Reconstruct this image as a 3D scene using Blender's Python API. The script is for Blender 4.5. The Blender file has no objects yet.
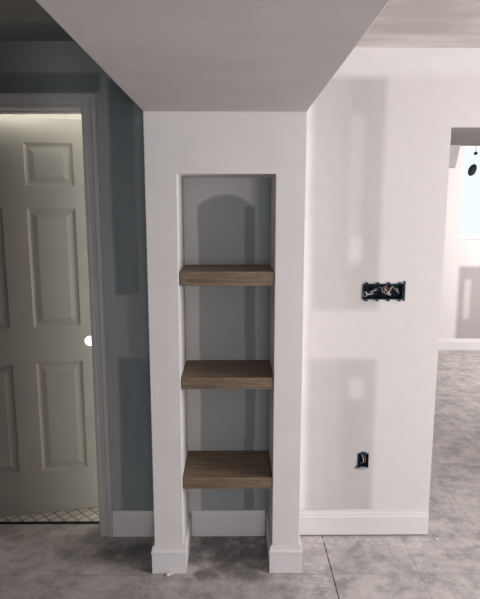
import bpy, bmesh, math, random
from mathutils import Vector, Matrix
random.seed(7)
C = bpy.context.scene.collection
S = bpy.context.scene

# ---------------------------------------------------------------- camera
cd = bpy.data.cameras.new('camera'); cam = bpy.data.objects.new('camera', cd); C.objects.link(cam)
F = Vector((0.0073, 0.9865, -0.1635)).normalized(); R = F.cross(Vector((0, 0, 1))).normalized(); U = R.cross(F)
cam.matrix_world = Matrix(((R.x, U.x, -F.x, 0), (R.y, U.y, -F.y, 0), (R.z, U.z, -F.z, 1.6), (0, 0, 0, 1)))
cd.sensor_fit = 'HORIZONTAL'; cd.sensor_width = 36; cd.lens = 563.05 / 480 * 36; cd.clip_start = 0.05
S.camera = cam

# ---------------------------------------------------------------- world, lights, exposure
w = bpy.data.worlds.new('world'); S.world = w; w.use_nodes = True
wb = w.node_tree.nodes['Background']; wb.inputs[0].default_value = (0.80, 0.89, 0.98, 1); wb.inputs[1].default_value = 1.2
S.view_settings.view_transform = 'Standard'; S.view_settings.look = 'None'
S.view_settings.gamma = 1.0; S.view_settings.use_curve_mapping = False
S.view_settings.exposure = 0.0


def area(name, loc, target, sx, sy, power, col):
    l = bpy.data.lights.new(name, 'AREA'); l.shape = 'RECTANGLE'; l.size = sx; l.size_y = sy
    l.energy = power; l.color = col
    o = bpy.data.objects.new(name, l); C.objects.link(o); o.location = loc
    o.rotation_euler = (Vector(target) - Vector(loc)).to_track_quat('-Z', 'Y').to_euler()
    return o


area('light_side_window', (3.36, 1.05, 1.35), (0, 1.05, 1.35), 1.5, 1.2, 90, (1.0, 0.95, 0.94))     # daylight, right wall window
area('light_rear_fill', (0.28, -2.44, 1.35), (0.28, 2.5, 1.35), 1.0, 1.2, 39, (1.0, 0.97, 0.98))    # added frontal fill, set in an unseen window behind the camera
area('light_far_fill', (4.0, 4.4, 1.9), (2.3, 6.1, 1.2), 1.0, 1.0, 92, (1.0, 0.95, 0.94))  # added lamp inside the far room, brightening its window wall
area('light_bathroom_ceiling', (-1.1, 3.25, 2.2), (-1.1, 3.25, 0), 0.3, 0.3, 125, (1.0, 0.95, 0.84))

# ---------------------------------------------------------------- dimensions
W = 2.5504; WT = 0.115; D = 2.2668; XL, XR = -0.3591, 0.2778; ZB = 1.9626
NL, NR, ZN = -0.2316, 0.1578, 1.7257
XO = 0.945; ZO = 1.938; CE = 2.27; YF = 6.15
DX0, DX1, DZ = -1.440, -0.668, 2.016          # clear doorway


# ---------------------------------------------------------------- materials
class Mat:
    def __init__(s, name, rough=0.6, metal=0.0, spec=0.3):
        s.m = bpy.data.materials.new(name); s.m.use_nodes = True
        s.t = s.m.node_tree; s.n = s.t.nodes; s.b = s.n['Principled BSDF']
        s.b.inputs['Roughness'].default_value = rough; s.b.inputs['Metallic'].default_value = metal
        s.b.inputs['Specular IOR Level'].default_value = spec
        s.co = None

    def link(s, a, b): s.t.links.new(a, b)

    def val(s, sock, v):
        if isinstance(v, (int, float)): sock.default_value = v
        elif isinstance(v, tuple): sock.default_value = v if len(v) == 4 else v + (1,)
        else: s.link(v, sock)

    def math(s, op, a, b=0.0, c=0.0, clamp=False):
        n = s.n.new('ShaderNodeMath'); n.operation = op; n.use_clamp = clamp
        s.val(n.inputs[0], a); s.val(n.inputs[1], b)
        if op in ('MULTIPLY_ADD',): s.val(n.inputs[2], c)
        return n.outputs[0]

    def coords(s, wobble=0.0, wscale=3.0):
        tc = s.n.new('ShaderNodeTexCoord'); v = tc.outputs['Object']
        s.co = v
        if wobble:
            nz = s.n.new('ShaderNodeTexNoise'); nz.inputs['Scale'].default_value = wscale; nz.inputs['Detail'].default_value = 3
            s.link(v, nz.inputs['Vector'])
            sub = s.n.new('ShaderNodeVectorMath'); sub.operation = 'SUBTRACT'; s.link(nz.outputs['Color'], sub.inputs[0]); sub.inputs[1].default_value = (.5, .5, .5)
            sc = s.n.new('ShaderNodeVectorMath'); sc.operation = 'SCALE'; s.link(sub.outputs[0], sc.inputs[0]); sc.inputs['Scale'].default_value = wobble
            ad = s.n.new('ShaderNodeVectorMath'); ad.operation = 'ADD'; s.link(v, ad.inputs[0]); s.link(sc.outputs[0], ad.inputs[1])
            v = ad.outputs[0]
        sp = s.n.new('ShaderNodeSeparateXYZ'); s.link(v, sp.inputs[0])
        return sp.outputs

    def noise(s, scale, detail=4, rough=0.55, lo=0.35, hi=0.65, stretch=None):
        if s.co is None: s.coords()
        nz = s.n.new('ShaderNodeTexNoise'); nz.inputs['Scale'].default_value = scale
        nz.inputs['Detail'].default_value = detail; nz.inputs['Roughness'].default_value = rough
        v = s.co
        if stretch:
            mp = s.n.new('ShaderNodeMapping'); s.link(v, mp.inputs[0]); mp.inputs['Scale'].default_value = stretch; v = mp.outputs[0]
        s.link(v, nz.inputs['Vector'])
        return s.range(nz.outputs['Fac'], lo, hi)

    def range(s, v, lo, hi, a=0.0, b=1.0):
        r = s.n.new('ShaderNodeMapRange'); r.clamp = True; r.interpolation_type = 'SMOOTHSTEP'
        s.val(r.inputs[0], v); r.inputs[1].default_value = lo; r.inputs[2].default_value = hi
        r.inputs[3].default_value = a; r.inputs[4].default_value = b
        return r.outputs[0]

    def band(s, v, a, b, soft):            # 1 between a and b
        return s.math('MULTIPLY', s.range(v, a - soft, a + soft), s.range(v, b - soft, b + soft, 1, 0))

    def box(s, u, v, r, soft):
        return s.math('MULTIPLY', s.band(u, r[0], r[1], soft), s.band(v, r[2], r[3], soft))

    def mix(s, f, a, b):
        n = s.n.new('ShaderNodeMix'); n.data_type = 'RGBA'
        s.val(n.inputs[0], f); s.val(n.inputs[6], a); s.val(n.inputs[7], b)
        return n.outputs[2]

    def color(s, v): s.val(s.b.inputs['Base Color'], v); return s

    def bump(s, h, strength=0.2, dist=0.002):
        n = s.n.new('ShaderNodeBump'); n.inputs['Strength'].default_value = strength; n.inputs['Distance'].default_value = dist
        s.val(n.inputs['Height'], h); s.link(n.outputs[0], s.b.inputs['Normal']); return s


def plain(name, col, rough=0.5, metal=0.0, var=0.06, scale=6.0, bump=0.0):
    m = Mat(name, rough, metal)
    a = tuple(c * (1 - var) for c in col); b = tuple(min(1, c * (1 + var)) for c in col)
    m.color(m.mix(m.noise(scale), a, b))
    if bump: m.bump(m.noise(scale * 20, 2), bump, 0.001)
    return m.m


MUD = (0.71, 0.682, 0.678); PAPER = (0.53, 0.508, 0.495); GREEN = (0.19, 0.222, 0.235); MUD_SHADED = (0.37, 0.385, 0.39)  # the left compound is a darkened copy, shade put into its colour


def wall_mat():
    """Drywall with joint compound: raw paper shows in panels, compound covers joints and corners."""
    m = Mat('taped_drywall', 0.75, spec=0.2)
    o = m.coords(0.022, 2.5); x, z = o[0], o[2]
    smear = m.noise(3.5, 5, 0.6, 0.3, 0.7, (1, 1, 0.35))
    fine = m.noise(28, 4)
    # right hand board
    pr = m.box(x, z, (0.345, 0.655, 1.13, 2.15), 0.022)
    pr2 = m.box(x, z, (0.345, 0.660, 0.0, 0.895), 0.022)
    paper = m.math('ADD', pr, pr2, clamp=True)
    trow = m.box(x, z, (0.505, 0.565, 1.33, 2.00), 0.025)
    trow2 = m.math('MULTIPLY', m.box(x, z, (0.535, 0.600, 0.70, 0.80), 0.025), 0.8)
    mudstreak = m.math('ADD', m.math('MULTIPLY', trow, 0.45), trow2, clamp=True)
    bl = m.math('ADD', m.box(x, z, (0.515, 0.57, 1.36, 1.46), 0.02), 0.0)
    mudstreak = m.math('ADD', mudstreak, m.math('MULTIPLY', bl, 0.5), clamp=True)
    thin = m.math('MULTIPLY', m.band(x, 0.30, 0.50, 0.05), 0.30)
    pf = m.math('MULTIPLY', paper, m.math('SUBTRACT', 1.0, m.math('ADD', mudstreak, thin, clamp=True)))
    pf = m.math('MULTIPLY', pf, m.math('MULTIPLY_ADD', smear, 0.35, 0.72))
    right = m.mix(pf, MUD, PAPER)
    bead = m.math('MAXIMUM', m.range(x, 0.345, 0.315), m.math('MULTIPLY', m.range(z, 2.13, 2.19), 0.6))
    right = m.mix(m.math('MULTIPLY', bead, 0.8), right, (0.86, 0.845, 0.84))
    # left hand and niche: moisture resistant board, darker, plus shade painted into the tones
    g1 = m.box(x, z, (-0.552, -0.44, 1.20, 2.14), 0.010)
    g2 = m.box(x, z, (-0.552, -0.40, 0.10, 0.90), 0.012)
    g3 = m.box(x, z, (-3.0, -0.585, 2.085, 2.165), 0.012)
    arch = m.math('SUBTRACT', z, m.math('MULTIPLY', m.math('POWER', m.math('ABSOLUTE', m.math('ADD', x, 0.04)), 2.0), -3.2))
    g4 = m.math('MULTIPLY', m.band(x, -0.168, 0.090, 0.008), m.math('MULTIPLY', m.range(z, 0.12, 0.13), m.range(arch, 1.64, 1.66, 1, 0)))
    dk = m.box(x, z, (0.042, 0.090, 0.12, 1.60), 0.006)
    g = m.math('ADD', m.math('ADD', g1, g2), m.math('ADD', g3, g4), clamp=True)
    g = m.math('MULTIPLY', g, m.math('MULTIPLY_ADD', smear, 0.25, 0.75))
    corner_shade = m.math('MULTIPLY', m.math('MULTIPLY', m.band(x, -0.50, -0.33, 0.02), m.range(z, 2.0, 1.9)), 0.5)  # strip by the column darkened, shade mixed into the wall colour
    left = m.mix(m.math('MAXIMUM', g, corner_shade), MUD_SHADED, GREEN)
    nic = m.mix(m.math('MULTIPLY', g4, 0.9), m.mix(m.range(x, 0.05, 0.12), (0.58, 0.58, 0.57), (0.27, 0.295, 0.295)), (0.31, 0.325, 0.325))  # right end of the niche back darkened, shade put into its colour
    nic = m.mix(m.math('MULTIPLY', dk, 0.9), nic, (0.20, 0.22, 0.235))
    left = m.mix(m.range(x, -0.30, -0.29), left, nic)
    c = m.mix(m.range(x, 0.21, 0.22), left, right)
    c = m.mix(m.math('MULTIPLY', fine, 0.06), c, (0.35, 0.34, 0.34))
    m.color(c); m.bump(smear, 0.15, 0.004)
    return m.m


def far_wall_mat():
    m = Mat('far_drywall', 0.75, spec=0.2); o = m.coords(0.02, 2.0)
    p = m.box(o[0], o[2], (2.46, 4.0, 0.0, 0.95), 0.03)
    st = m.box(o[0], o[2], (2.53, 2.60, 0.36, 0.80), 0.03)
    p = m.math('MULTIPLY', p, m.math('SUBTRACT', 1.0, m.math('MULTIPLY', st, 0.6)))
    m.color(m.mix(p, MUD, (0.40, 0.375, 0.37))); return m.m


def ceiling_mat():
    m = Mat('ceiling_drywall', 0.8, spec=0.2); o = m.coords(0.05, 1.8)
    s = m.noise(2.2, 5, 0.6, 0.38, 0.66, (0.5, 1.6, 1))
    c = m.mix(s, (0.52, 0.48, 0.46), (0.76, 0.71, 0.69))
    g = m.mix(m.math('MULTIPLY', s, 0.5), (0.27, 0.275, 0.26), (0.40, 0.39, 0.37))  # left of the bulkhead: board tone darkened, the bulkhead's shade painted in
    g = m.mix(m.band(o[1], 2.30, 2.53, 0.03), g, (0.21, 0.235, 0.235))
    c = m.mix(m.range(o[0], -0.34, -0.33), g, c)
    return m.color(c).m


def floor_mat():
    m = Mat('subfloor', 0.72, spec=0.25); o = m.coords(0.004, 6.0); x, y = o[0], o[1]
    a = m.noise(6.0, 9, 0.8, 0.36, 0.62); b = m.noise(14, 8, 0.75, 0.44, 0.64); c = m.noise(34, 4, 0.6, 0.62, 0.72)
    st = m.noise(4.5, 5, 0.6, 0.45, 0.70, (1, 2.6, 1))
    col = m.mix(a, (0.31, 0.295, 0.288), (0.55, 0.515, 0.50))
    col = m.mix(m.math('MULTIPLY', b, 0.40), col, (0.68, 0.64, 0.62))
    col = m.mix(m.math('MULTIPLY', st, 0.35), col, (0.25, 0.235, 0.23))
    col = m.mix(m.math('MULTIPLY', c, 0.25), col, (0.80, 0.77, 0.76))
    def line(v, at, hw, f, colr):
        nonlocal col
        k = m.math('MULTIPLY', m.band(v, at - hw, at + hw, 0.0012), f)
        col = m.mix(k, col, colr)
    for i, sx in enumerate((-1.98, -1.58, -1.18, -0.378, 0.022, 0.81, 1.21, 1.61, 2.01, 2.41)):
        line(x, sx, 0.0018, 0.4 if sx != 0.022 else 0.25, (0.10, 0.095, 0.095))
    k = m.math('MULTIPLY', m.band(x, 0.4215, 0.4265, 0.0008), m.noise(7, 2, 0.5, 0.36, 0.46))
    col = m.mix(k, col, (0.015, 0.015, 0.017))
    for sy in (0.24, 1.44, 2.246, 3.04, 3.84, 4.64, 5.44):
        line(y, sy, 0.002, 0.3, (0.12, 0.11, 0.11))
    # compound dragged on the floor beside the column foot
    p = m.math('MULTIPLY', m.box(x, y, (0.28, 0.42, 2.12, 2.34), 0.02), m.noise(24, 4, 0.6, 0.50, 0.58, (1, 2.2, 1)))
    col = m.mix(m.math('MULTIPLY', p, 0.3), col, (0.80, 0.78, 0.77))
    p = m.math('MULTIPLY', m.box(x, y, (0.29, 0.95, 2.44, 2.52), 0.02), m.noise(20, 4, 0.6, 0.44, 0.56))
    col = m.mix(m.math('MULTIPLY', p, 0.35), col, (0.80, 0.78, 0.77))
    # mottled shade painted into the floor inside the niche and beside the doorway
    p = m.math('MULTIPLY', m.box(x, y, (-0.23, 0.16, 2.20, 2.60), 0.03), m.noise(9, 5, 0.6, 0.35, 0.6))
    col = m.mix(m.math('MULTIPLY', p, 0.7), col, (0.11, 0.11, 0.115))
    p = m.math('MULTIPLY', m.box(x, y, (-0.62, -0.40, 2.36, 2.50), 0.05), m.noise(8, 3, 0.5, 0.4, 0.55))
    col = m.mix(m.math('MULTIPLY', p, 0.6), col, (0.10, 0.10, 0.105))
    m.color(col); m.bump(b, 0.25, 0.003)
    return m.m


def wood_mat():
    m = Mat('stained_wood', 0.55, spec=0.3); m.coords()
    g = m.noise(9, 6, 0.7, 0.3, 0.7, (0.5, 6, 9)); k = m.noise(40, 3, 0.6, 0.55, 0.7, (0.5, 3, 3))
    c = m.mix(g, (0.125, 0.088, 0.060), (0.255, 0.190, 0.130)); c = m.mix(m.math('MULTIPLY', k, 0.5), c, (0.07, 0.045, 0.03))
    return m.color(c).bump(g, 0.3, 0.001).m


def tile_mat():
    m = Mat('patterned_tile', 0.35, spec=0.4); o = m.coords()
    u = m.math('ADD', o[0], o[1]); v = m.math('SUBTRACT', o[0], o[1])
    gu = m.math('FRACT', m.math('MULTIPLY', u, 14)); gv = m.math('FRACT', m.math('MULTIPLY', v, 14))
    l = m.math('MAXIMUM', m.band(gu, 0.0, 0.18, 0.04), m.band(gv, 0.0, 0.18, 0.04))
    m.color(m.mix(l, (0.60, 0.59, 0.54), (0.26, 0.25, 0.22))); return m.m


M = dict(
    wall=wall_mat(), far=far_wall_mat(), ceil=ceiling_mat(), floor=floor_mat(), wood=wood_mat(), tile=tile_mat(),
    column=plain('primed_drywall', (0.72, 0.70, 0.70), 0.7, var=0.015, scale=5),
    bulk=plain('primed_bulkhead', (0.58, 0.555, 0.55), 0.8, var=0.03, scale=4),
    trim=plain('primed_trim', (0.72, 0.705, 0.71), 0.5, var=0.02),
    casing=plain('door_casing_primer', (0.50, 0.50, 0.49), 0.5, var=0.03),
    door=plain('door_beige', (0.51, 0.495, 0.445), 0.5, var=0.02),
    plain=plain('plain_wall', (0.62, 0.60, 0.59), 0.8),
    navy=plain('box_plastic', (0.016, 0.036, 0.065), 0.4, var=0.2),
    steel=plain('box_steel', (0.45, 0.47, 0.50), 0.35, 0.9),
    white_wire=plain('white_insulation', (0.70, 0.70, 0.72), 0.4),
    black_wire=plain('black_insulation', (0.01, 0.012, 0.016), 0.4),
    copper=plain('bare_copper', (0.55, 0.30, 0.20), 0.4, 0.7),
    dark=plain('dark_fitting', (0.03, 0.035, 0.045), 0.4),
    frame=plain('window_vinyl', (0.8, 0.8, 0.8), 0.4),
    chip=plain('compound_chip', (0.85, 0.84, 0.83), 0.8),
    side=plain('dark_low_bounce', (0.10, 0.105, 0.11), 0.8),  # unseen walls kept dark to cut bounced light
    black=plain('threshold_strip', (0.02, 0.022, 0.028), 0.6),
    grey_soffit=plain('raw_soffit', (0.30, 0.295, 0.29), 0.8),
)
gm = Mat('window_glass', 0.05); gm.b.inputs['Transmission Weight'].default_value = 1.0
gm.b.inputs['IOR'].default_value = 1.05; gm.color((0.95, 0.98, 1.0)); M['glass'] = gm.m


# ---------------------------------------------------------------- helpers
def obj(name, bm, mat, parent=None, smooth=False, bevel=0.0):
    bmesh.ops.recalc_face_normals(bm, faces=bm.faces)
    me = bpy.data.meshes.new(name); bm.to_mesh(me); bm.free()
    me.materials.append(mat)
    if smooth:
        for p in me.polygons: p.use_smooth = True
    o = bpy.data.objects.new(name, me); C.objects.link(o)
    if bevel:
        b = o.modifiers.new('bevel', 'BEVEL'); b.width = bevel; b.segments = 2; b.limit_method = 'ANGLE'
    if parent: o.parent = parent
    return o


def tag(o, label=None, cat=None, group=None, kind=None):
    if label: o['label'] = label
    if cat: o['category'] = cat
    if group: o['group'] = group
    if kind: o['kind'] = kind
    return o


def struct(o, label, cat): return tag(o, label, cat, kind='structure')


def empty(name, loc=(0, 0, 0)):
    o = bpy.data.objects.new(name, None); C.objects.link(o); o.location = loc; o.empty_display_size = 0.05
    return o


def box(bm, x0, x1, y0, y1, z0, z1):
    v = [bm.verts.new((x, y, z)) for x in (x0, x1) for y in (y0, y1) for z in (z0, z1)]
    for f in ((0, 1, 3, 2), (4, 6, 7, 5), (0, 4, 5, 1), (2, 3, 7, 6), (0, 2, 6, 4), (1, 5, 7, 3)):
        bm.faces.new([v[i] for i in f])


def slab(bm, xs, zs, y0, y1, holes, axis='y'):
    """Vertical slab with rectangular holes; holes are (x0,x1,z0,z1). One clean shell."""
    def P(x, y, z): return (x, y, z) if axis == 'y' else (y, x, z)
    xs = sorted(set(xs + [h[i] for h in holes for i in (0, 1)])); zs = sorted(set(zs + [h[i] for h in holes for i in (2, 3)]))
    cache = {}
    def V(i, k, y):
        key = (i, k, y)
        if key not in cache: cache[key] = bm.verts.new(P(xs[i], y, zs[k]))
        return cache[key]
    def solid(i, k):
        if i < 0 or k < 0 or i >= len(xs) - 1 or k >= len(zs) - 1: return False
        cx = (xs[i] + xs[i + 1]) / 2; cz = (zs[k] + zs[k + 1]) / 2
        return not any(h[0] < cx < h[1] and h[2] < cz < h[3] for h in holes)
    for i in range(len(xs) - 1):
        for k in range(len(zs) - 1):
            if not solid(i, k): continue
            bm.faces.new([V(i, k, y0), V(i + 1, k, y0), V(i + 1, k + 1, y0), V(i, k + 1, y0)])
            bm.faces.new([V(i, k, y1), V(i, k + 1, y1), V(i + 1, k + 1, y1), V(i + 1, k, y1)])
            if not solid(i - 1, k): bm.faces.new([V(i, k, y0), V(i, k + 1, y0), V(i, k + 1, y1), V(i, k, y1)])
            if not solid(i + 1, k): bm.faces.new([V(i + 1, k, y0), V(i + 1, k, y1), V(i + 1, k + 1, y1), V(i + 1, k + 1, y0)])
            if not solid(i, k - 1): bm.faces.new([V(i, k, y0), V(i, k, y1), V(i + 1, k, y1), V(i + 1, k, y0)])
            if not solid(i, k + 1): bm.faces.new([V(i, k + 1, y0), V(i + 1, k + 1, y0), V(i + 1, k + 1, y1), V(i, k + 1, y1)])


def sweep(bm, path, prof):
    """Mitred moulding along a floor path; prof = (out, z); outward is the right-hand side of the path."""
    n = len(path); norms = []
    for i in range(n - 1):
        d = (Vector(path[i + 1]) - Vector(path[i])).normalized(); norms.append(Vector((d.y, -d.x)))
    rings = []
    for i in range(n):
        if i == 0: off = norms[0]
        elif i == n - 1: off = norms[-1]
        else:
            a, b = norms[i - 1], norms[i]; off = (a + b) / (1 + a.dot(b))
        rings.append([bm.verts.new((path[i][0] + off.x * o_, path[i][1] + off.y * o_, z)) for o_, z in prof])
    k = len(prof)
    for i in range(n - 1):
        for j in range(k):
            bm.faces.new([rings[i][j], rings[i][(j + 1) % k], rings[i + 1][(j + 1) % k], rings[i + 1][j]])
    bm.faces.new(rings[0]); bm.faces.new(rings[-1][::-1])


def tube(bm, pts, r, seg=8, radii=None):
    pts = [Vector(p) for p in pts]; rings = []
    for i, p in enumerate(pts):
        d = (pts[min(i + 1, len(pts) - 1)] - pts[max(i - 1, 0)]).normalized()
        a = d.cross(Vector((0.31, 0.17, 0.93))).normalized(); b = d.cross(a); rr = radii[i] if radii else r
        rings.append([bm.verts.new(p + rr * (math.cos(2 * math.pi * k / seg) * a + math.sin(2 * math.pi * k / seg) * b)) for k in range(seg)])
    for i in range(len(rings) - 1):
        for k in range(seg):
            bm.faces.new([rings[i][k], rings[i][(k + 1) % seg], rings[i + 1][(k + 1) % seg], rings[i + 1][k]])
    bm.faces.new(rings[0][::-1]); bm.faces.new(rings[-1])


def smoothpath(ctrl, n=6):
    out = []; c = [Vector(p) for p in ctrl]; c = [c[0]] + c + [c[-1]]
    for i in range(1, len(c) - 2):
        for k in range(n):
            t = k / n; p0, p1, p2, p3 = c[i - 1:i + 3]
            out.append(0.5 * ((2 * p1) + (p2 - p0) * t + (2 * p0 - 5 * p1 + 4 * p2 - p3) * t * t + (3 * p1 - p0 - 3 * p2 + p3) * t ** 3))
    out.append(c[-2]); return out


# ---------------------------------------------------------------- structure
BX = (0.580, 0.768, 1.176, 1.250)        # multi gang box hole
OX = (0.586, 0.640, 0.352, 0.426)        # single outlet hole
bm = bmesh.new()
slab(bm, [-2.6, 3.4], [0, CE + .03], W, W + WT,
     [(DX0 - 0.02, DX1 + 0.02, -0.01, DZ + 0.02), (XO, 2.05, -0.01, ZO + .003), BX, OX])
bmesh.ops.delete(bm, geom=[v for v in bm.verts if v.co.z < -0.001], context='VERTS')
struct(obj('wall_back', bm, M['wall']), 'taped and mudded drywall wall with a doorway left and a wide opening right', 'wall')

bm = bmesh.new(); box(bm, -2.72, 3.52, -2.62, W + WT, -0.1, 0); box(bm, -0.1, 5.0, W + WT, YF + 0.1, -0.1, 0)
struct(obj('floor', bm, M['floor']), 'grey subfloor panels smeared with joint compound, dark seams between panels', 'floor')
bm = bmesh.new(); box(bm, -2.72, -0.1, W + WT - 0.0, 4.4, -0.1, 0.006)
struct(obj('floor_bathroom', bm, M['tile']), 'pale diagonally patterned tile floor seen behind the open beige door', 'floor')
bm = bmesh.new(); box(bm, DX0, DX1, W + WT - 0.012, W + WT, 0.0, 0.008)
struct(obj('trim_threshold', bm, M['black']), 'dark strip at the doorway where the tile floor starts', 'trim')
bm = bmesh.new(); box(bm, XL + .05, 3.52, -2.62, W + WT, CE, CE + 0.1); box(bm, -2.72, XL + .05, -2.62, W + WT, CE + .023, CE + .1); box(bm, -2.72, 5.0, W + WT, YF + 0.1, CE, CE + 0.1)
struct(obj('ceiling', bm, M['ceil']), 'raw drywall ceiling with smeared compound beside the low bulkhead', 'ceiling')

bm = bmesh.new(); slab(bm, [-2.62, W], [0, CE], 3.4, 3.52, [(0.3, 1.8, 0.75, 1.95)], axis='x')
struct(obj('wall_right', bm, M['plain']), 'right wall of the room with a window', 'wall')
bm = bmesh.new(); box(bm, -2.72, -2.6, -2.62, W, 0, CE)
struct(obj('wall_left', bm, M['side']), 'left wall of the room outside the view', 'wall')
bm = bmesh.new(); box(bm, -0.72, -0.62, -2.5, 1.28, 0, CE)  # unseen blocker, added to shade the doorway side
struct(obj('wall_shade_blocker', bm, M['side']), 'added unseen dark partition left of the camera, shading the left side', 'wall')
bm = bmesh.new(); slab(bm, [-2.6, 3.4], [0, CE], -2.62, -2.5, [(-0.30, 0.86, 0.75, 1.95)])
struct(obj('wall_front', bm, M['side']), 'wall behind the camera with an added window', 'wall')


def window(name, x0, x1, z0, z1, y0, y1, axis, label):
    bm = bmesh.new(); t = 0.05
    slab(bm, [x0, x1], [z0, z1], y0, y1, [(x0 + t, (x0 + x1) / 2 - t / 2, z0 + t, z1 - t), ((x0 + x1) / 2 + t / 2, x1 - t, z0 + t, z1 - t)], axis)
    o = struct(obj(name, bm, M['frame']), label, 'window')
    bm = bmesh.new(); ym = (y0 + y1) / 2
    if axis == 'y': box(bm, x0 + t, x1 - t, ym, ym + 0.004, z0 + t, z1 - t)
    else: box(bm, ym, ym + 0.004, x0 + t, x1 - t, z0 + t, z1 - t)
    obj('pane', bm, M['glass'], o)


window('window_1', 0.3, 1.8, 0.75, 1.95, 3.44, 3.48, 'x', 'white framed window in the right wall')
window('added_rear_window', -0.30, 0.86, 0.75, 1.95, -2.58, -2.54, 'y', 'added white framed window behind the camera, holding the fill light')  # unseen window, added to house the rear fill

# far room beyond the opening
FW = (2.44, 3.9, 1.24, 2.262)
bm = bmesh.new(); slab(bm, [-0.1, 5.0], [0, CE], YF, YF + 0.25, [FW])
struct(obj('wall_far', bm, M['far']), 'bright drywall wall across the far room beyond the opening', 'wall')
window('window_3', FW[0], FW[1], FW[2], FW[3], YF + 0.17, YF + 0.21, 'y', 'bright high window in the far room wall')
bm = bmesh.new(); box(bm, 4.9, 5.0, W + WT, YF, 0, CE); box(bm, 3.4, 4.9, W, W + WT, 0, CE)
struct(obj('wall_far_side', bm, M['plain']), 'side wall of the far room hidden right of the opening', 'wall')
bm = bmesh.new(); box(bm, -0.1, 0.0, W + WT, YF, 0, CE)
struct(obj('wall_partition', bm, M['plain']), 'partition between the bathroom and the far room', 'wall')
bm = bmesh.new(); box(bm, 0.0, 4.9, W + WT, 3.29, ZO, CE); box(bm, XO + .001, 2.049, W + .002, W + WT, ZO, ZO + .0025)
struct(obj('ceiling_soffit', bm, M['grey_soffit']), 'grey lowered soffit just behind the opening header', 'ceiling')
# sloping cheek hanging below the soffit at its left end
bm = bmesh.new()
pts = [(1.0, ZO), (1.262, ZO), (1.240, 1.815), (1.0, 1.815)]
a = [bm.verts.new((x, 3.25, z)) for x, z in pts]; b = [bm.verts.new((x, 3.29, z)) for x, z in pts]
bm.faces.new(a); bm.faces.new(b[::-1])
for i in range(4): bm.faces.new([a[i], b[i], b[(i + 1) % 4], a[(i + 1) % 4]])
struct(obj('trim_soffit_cheek', bm, M['column']), 'pale slanted end piece hanging under the grey soffit', 'trim')
# bathroom
bm = bmesh.new(); box(bm, -2.72, -2.6, W + WT, 4.4, 0.006, CE); box(bm, -2.6, -0.1, 4.3, 4.4, 0.006, CE)
struct(obj('wall_bathroom', bm, M['plain']), 'bathroom walls behind the ajar beige door', 'wall')

# column with the niche, and the bulkhead above it
bm = bmesh.new(); slab(bm, [XL, XR], [0, ZB], D, W, [(NL, NR, -0.01, ZN)])
bmesh.ops.delete(bm, geom=[v for v in bm.verts if v.co.z < -0.001], context='VERTS')
struct(obj('wall_column', bm, M['column'], bevel=0.003), 'white boxed column with a tall open niche of three wooden shelves', 'column')
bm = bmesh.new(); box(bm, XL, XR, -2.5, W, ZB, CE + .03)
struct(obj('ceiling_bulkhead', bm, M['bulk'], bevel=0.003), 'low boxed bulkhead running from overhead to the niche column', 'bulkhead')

# ---------------------------------------------------------------- baseboards
E = 0.0006
PROF = [(E, 0.002), (0.014, 0.002), (0.014, 0.101), (0.0105, 0.107), (0.0105, 0.112), (0.007, 0.124), (0.006, 0.134), (E, 0.134)]
PC = [(E, 0.001), (0.011, 0.001), (0.011, 0.094), (0.014, 0.097), (0.014, 0.103), (0.0095, 0.113), (0.0075, 0.128), (E, 0.128)]


def baseboard(name, path, label, prof=PROF):
    bm = bmesh.new(); sweep(bm, path, prof)
    struct(obj(name, bm, M['trim']), label, 'baseboard')


CX = DX1 + 0.065
baseboard('baseboard_left', [(CX + .001, W), (XL - .001, W)], 'short stepped baseboard between the door casing and the column')
baseboard('baseboard_right', [(XR + .001, W), (XO - .003, W)], 'white stepped baseboard under the electrical boxes, ending at the opening', [(a_, z_ + .006 if z_ < .01 else z_) for a_, z_ in PROF])
baseboard('baseboard_niche', [(NL + .016, W), (NR - .016, W)], 'white baseboard across the back of the niche under the lowest shelf')
baseboard('baseboard_column_left', [(XL, W - .002), (XL, D), (NL, D), (NL, W - .002)], 'baseboard wrapping the left foot of the niche column', PC)
baseboard('baseboard_column_right', [(NR, W - .002), (NR, D), (XR, D), (XR, W - .018)], 'baseboard wrapping the right foot of the niche column', PC)
baseboard('baseboard_far', [(0.0, YF), (4.9, YF)], 'white baseboard along the far wall beyond the opening')

# ---------------------------------------------------------------- doorway
bm = bmesh.new()                                   # jamb with stop
JT = 0.0185
for (x0, x1) in ((DX0 - JT, DX0), (DX1, DX1 + JT)): box(bm, x0, x1, W + .0005, W + WT - .0005, 0.002, DZ)
box(bm, DX0 - JT, DX1 + JT, W + .0005, W + WT - .0005, DZ, DZ + JT)
box(bm, DX0, DX0 + .010, W + .04, W + .075, 0.002, DZ - .010)
box(bm, DX1 - .004, DX1, W + .04, W + .075, 0.002, DZ - .010)
box(bm, DX0, DX1, W + .04, W + .075, DZ - .010, DZ)
struct(obj('trim_door_jamb', bm, M['casing']), 'grey primed jamb and stop lining the bathroom doorway', 'door jamb')
prof = [(0.0, E), (0.0, .008), (.006, .011), (.016, .011), (.020, .009), (.036, .012), (.042, .014), (.046, .018), (.060, .018), (.065, .014), (.065, E)]
bm = bmesh.new(); rings = []
for k in range(4):
    ring = []
    for a_, d_ in prof:
        a_ -= 0.0
        x = DX0 - a_ if k < 2 else DX1 + a_; z = 0.002 if k in (0, 3) else DZ + a_
        ring.append(bm.verts.new((x, W - d_, z)))
    rings.append(ring)
for i in range(3):
    for j in range(len(prof)):
        jj = (j + 1) % len(prof); bm.faces.new([rings[i][j], rings[i][jj], rings[i + 1][jj], rings[i + 1][j]])
bm.faces.new(rings[0]); bm.faces.new(rings[3])
struct(obj('trim_door_casing', bm, M['casing']), 'grey primed moulded casing around the bathroom doorway', 'door casing')

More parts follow.
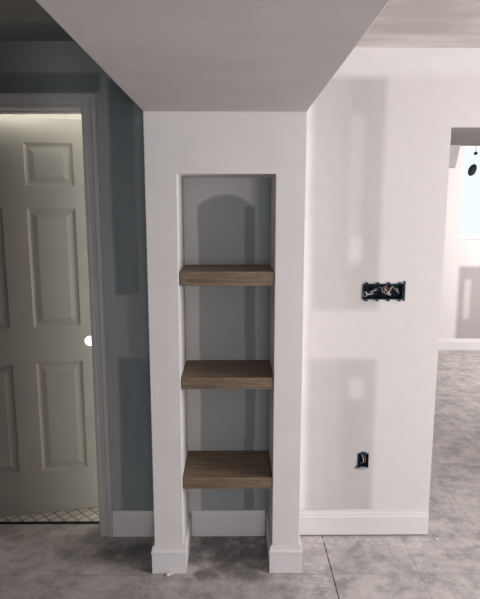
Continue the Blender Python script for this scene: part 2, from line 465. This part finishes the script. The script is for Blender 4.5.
# six panel door, ajar, local x runs from the hinge (0) to the latch edge (DW)
DWD = 0.765; DT = 0.035; z0, z1 = 0.012, 2.009
door = None
cols = [(0.107, 0.330), (0.441, 0.665)]; rows = [(0.243, 0.822), (1.004, 1.590), (1.696, 1.897)]
panels = [(a[0], a[1], b[0], b[1]) for a in cols for b in rows]
hx, hz, hr = DWD - 0.059, 0.922, 0.027
bore = (hx - .035, hx + .035, hz - .035, hz + .035)
bm = bmesh.new()
slab(bm, [0, DWD], [z0, z1], 0.0, DT, panels + [bore])
# fill the square round the bore: remove the square's side walls, bridge square to circle
dead = [f for f in bm.faces if all(bore[0] - 1e-5 <= v.co.x <= bore[1] + 1e-5 and bore[2] - 1e-5 <= v.co.z <= bore[3] + 1e-5 for v in f.verts)]
bmesh.ops.delete(bm, geom=dead, context='FACES')
N = 32; circ = {}
for y in (0.0, DT):
    circ[y] = [bm.verts.new((hx + hr * math.cos(2 * math.pi * k / N), y, hz + hr * math.sin(2 * math.pi * k / N))) for k in range(N)]
    sq = []
    for k in range(N):
        a_ = 2 * math.pi * k / N; c_, s_ = math.cos(a_), math.sin(a_); q = .035 / max(abs(c_), abs(s_))
        sq.append(bm.verts.new((hx + q * c_, y, hz + q * s_)))
    for k in range(N):
        bm.faces.new([circ[y][k], circ[y][(k + 1) % N], sq[(k + 1) % N], sq[k]])
for k in range(N):
    bm.faces.new([circ[0.0][k], circ[0.0][(k + 1) % N], circ[DT][(k + 1) % N], circ[DT][k]])
bmesh.ops.remove_doubles(bm, verts=bm.verts, dist=1e-5)
door = obj('door_1', bm, M['door'])
struct(door, 'beige six panel door standing ajar, with an empty round bore for its knob', 'door')
for p in panels:
    bm = bmesh.new()
    for side in (0, 1):
        loops = []
        for ins, dep in ((0.0, 0.0), (0.004, 0.005), (0.012, 0.0105), (0.020, 0.0105), (0.044, 0.003)):
            y = dep if side == 0 else DT - dep
            loops.append([bm.verts.new(q) for q in ((p[0] + ins, y, p[2] + ins), (p[1] - ins, y, p[2] + ins), (p[1] - ins, y, p[3] - ins), (p[0] + ins, y, p[3] - ins))])
        for i in range(len(loops) - 1):
            for k in range(4): bm.faces.new([loops[i][k], loops[i][(k + 1) % 4], loops[i + 1][(k + 1) % 4], loops[i + 1][k]])
        bm.faces.new(loops[-1])
    obj('panel', bm, M['door'], door)
for hzz in (0.25, 1.0, 1.8):
    bm = bmesh.new(); tube(bm, [(-.004, -.004, hzz - .045), (-.004, -.004, hzz + .045)], .005)
    obj('hinge', bm, M['steel'], door)
door.location = (DX0 + 0.006, W + 0.1, 0); door.rotation_euler = (0, 0, math.radians(12.3))

# ---------------------------------------------------------------- shelves
for zt, lab in ((1.338, 'brown wooden shelf highest in the white niche, nearly at eye level'),
                (0.891, 'brown wooden shelf in the middle of the white niche, between two others'),
                (0.443, 'brown wooden shelf lowest in the white niche, above the baseboard')):
    bm = bmesh.new(); box(bm, NL + .003, NR - .003, D + .004, W - .001, -(.058 if zt > 1 else .050), 0)
    o = obj('shelf', bm, M['wood'], bevel=0.003); o.location = (0, 0, zt)
    tag(o, lab, 'shelf', 'thick wooden shelves in the niche')

# ---------------------------------------------------------------- electrical boxes
def open_box(x0, x1, z0, z1, depth, lip, gangs, t=0.0025):
    bm = bmesh.new()
    y0, y1 = W - lip, W + depth
    holes = []; gw = (x1 - x0 - t) / gangs
    slab(bm, [x0, x1], [z0, z1], y0, y1 - t, [(x0 + t + i * gw, x0 + (i + 1) * gw, z0 + t, z1 - t) for i in range(gangs)] if gangs == 1 else [(x0 + t, x1 - t, z0 + t, z1 - t)])
    box(bm, x0, x1, y1 - t, y1, z0, z1)
    return bm


cx, cz = (BX[0] + BX[1]) / 2, (BX[2] + BX[3]) / 2
e = empty('switch_box', (cx, W, cz))
tag(e, 'wide dark blue four gang electrical box crammed with loose wires', 'electrical box')
def put(name, bm, mat, par, smooth=False, lab=None):
    bmesh.ops.translate(bm, verts=bm.verts, vec=-Vector(par.location))
    o = obj(name, bm, mat, par, smooth)
    if lab: o['label'] = lab
    return o
put('box_body', open_box(BX[0] + .001, BX[1] - .001, BX[2] + .001, BX[3] - .001, 0.07, 0.004, 4), M['navy'], e)
for i in range(4):
    xx = BX[0] + .018 + i * (BX[1] - BX[0] - .036) / 3
    for s in (1, -1):
        zz = BX[3] if s > 0 else BX[2]
        bm = bmesh.new(); box(bm, xx - .007, xx + .007, W - .006, W - .001, min(zz - s * .004, zz + s * .007), max(zz - s * .004, zz + s * .007))
        tube(bm, [(xx, W - .0085, zz + s * .002), (xx, W - .006, zz + s * .002)], .0035)
        put('screw_ear', bm, M['navy'], e)
for s, xx in ((1, BX[1]),):
    bm = bmesh.new(); box(bm, min(xx, xx + s * .008), max(xx, xx + s * .008), W - .006, W - .001, BX[2] - .006, BX[3] + .012)
    put('side_flange', bm, M['navy'], e)
for i in range(3):
    xx = BX[0] + (BX[1] - BX[0]) * (i + 1) / 4
    bm = bmesh.new(); box(bm, xx - .001, xx + .001, W + .02, W + .06, BX[2] + .004, BX[3] - .004); put('divider', bm, M['navy'], e)
for k in range(13):
    bm = bmesh.new(); x0 = BX[0] + .02 + .148 * k / 12; z0_ = cz + random.uniform(-.02, .02)
    ctrl = [(x0, W + .062, z0_)]
    for q in range(4):
        ctrl.append((min(BX[1] - .012, max(BX[0] + .012, x0 + random.uniform(-.03, .03))), W + random.uniform(.004, .03), cz + random.uniform(-.026, .026)))
    tube(bm, smoothpath(ctrl, 6), .0017)
    kind = ('white', 'black', 'white', 'copper', 'black')[k % 5]
    put('wire', bm, M[{'white': 'white_wire', 'black': 'black_wire', 'copper': 'copper'}[kind]], e, True, kind + ' wire')
ox, oz = (OX[0] + OX[1]) / 2, (OX[2] + OX[3]) / 2
e = empty('outlet_box', (ox, W, oz))
tag(e, 'small dark single outlet box low on the wall above the baseboard', 'electrical box')
put('box_body', open_box(OX[0] + .001, OX[1] - .001, OX[2] + .001, OX[3] - .001, 0.07, 0.004, 1), M['navy'], e)
for s in (1, -1):
    zz = OX[3] if s > 0 else OX[2]
    bm = bmesh.new(); box(bm, ox - .012, ox + .012, W - .006, W - .001, min(zz - s * .006, zz + s * .008), max(zz - s * .006, zz + s * .008))
    put('screw_ear', bm, M['navy' if s > 0 else 'steel'], e)
bm = bmesh.new(); box(bm, OX[0] - .006, OX[0], W - .005, W - .001, OX[2] - .004, OX[2] + .012); put('side_flange', bm, M['navy'], e)
for k, kind in enumerate(('white', 'black', 'copper')):
    bm = bmesh.new()
    tube(bm, smoothpath([(ox - .01 + .009 * k, W + .06, oz + .015), (ox - .006 + .008 * k, W + .012, oz + .026), (ox + .004 + .004 * k, W + .006, oz - .006), (ox - .008 + .010 * k, W + .02, oz - .024)], 8), .0017)
    put('wire', bm, M[{'white': 'white_wire', 'black': 'black_wire', 'copper': 'copper'}[kind]], e, True, kind + ' wire')

# ---------------------------------------------------------------- pull cord under the soffit
e = empty('hanging_cord', (1.358, 3.27, ZO))
tag(e, 'thin cord with a dark oval weight hanging under the grey soffit', 'hanging cord')
bm = bmesh.new(); tube(bm, [(1.358, 3.27, ZO), (1.359, 3.27, ZO - .036)], .0018, 6); put('cord', bm, M['dark'], e)
bm = bmesh.new(); bmesh.ops.create_uvsphere(bm, u_segments=16, v_segments=10, radius=1, matrix=Matrix.Translation((1.359, 3.27, ZO - .043)) @ Matrix.Diagonal((.0115, .0115, .009, 1))); put('bead', bm, M['dark'], e, True)
bm = bmesh.new(); tube(bm, smoothpath([(1.359, 3.27, ZO - .050), (1.357, 3.27, ZO - .08), (1.352, 3.27, ZO - .112)], 5), .0010, 6); put('cord', bm, M['white_wire'], e, lab='pale lower cord')
bm = bmesh.new(); bmesh.ops.create_uvsphere(bm, u_segments=20, v_segments=14, radius=1, matrix=Matrix.Translation((1.346, 3.27, ZO - .135)) @ Matrix.Rotation(math.radians(24), 4, 'Y') @ Matrix.Diagonal((.0225, .016, .035, 1))); put('weight', bm, M['dark'], e, True)

# ---------------------------------------------------------------- compound crumbs at the column foot
for (x, y, s, lab) in ((-0.298, 2.243, .009, 'white crumb of joint compound in front of the left column foot'),
                       (-0.283, 2.250, .005, 'tiny white crumb right beside the larger crumb'),
                       (0.975, 2.50, .007, 'white crumb of joint compound on the floor by the baseboard end')):
    bm = bmesh.new(); bmesh.ops.create_icosphere(bm, subdivisions=2, radius=s)
    for v in bm.verts: v.co *= random.uniform(.75, 1.2); v.co.z *= .6
    zm = min(v.co.z for v in bm.verts)
    for v in bm.verts: v.co.z -= zm
    o = obj('plaster_crumb', bm, M['chip']); o.location = (x, y, 0.0005)
    tag(o, lab, 'plaster crumb', 'crumbs of compound on the floor')
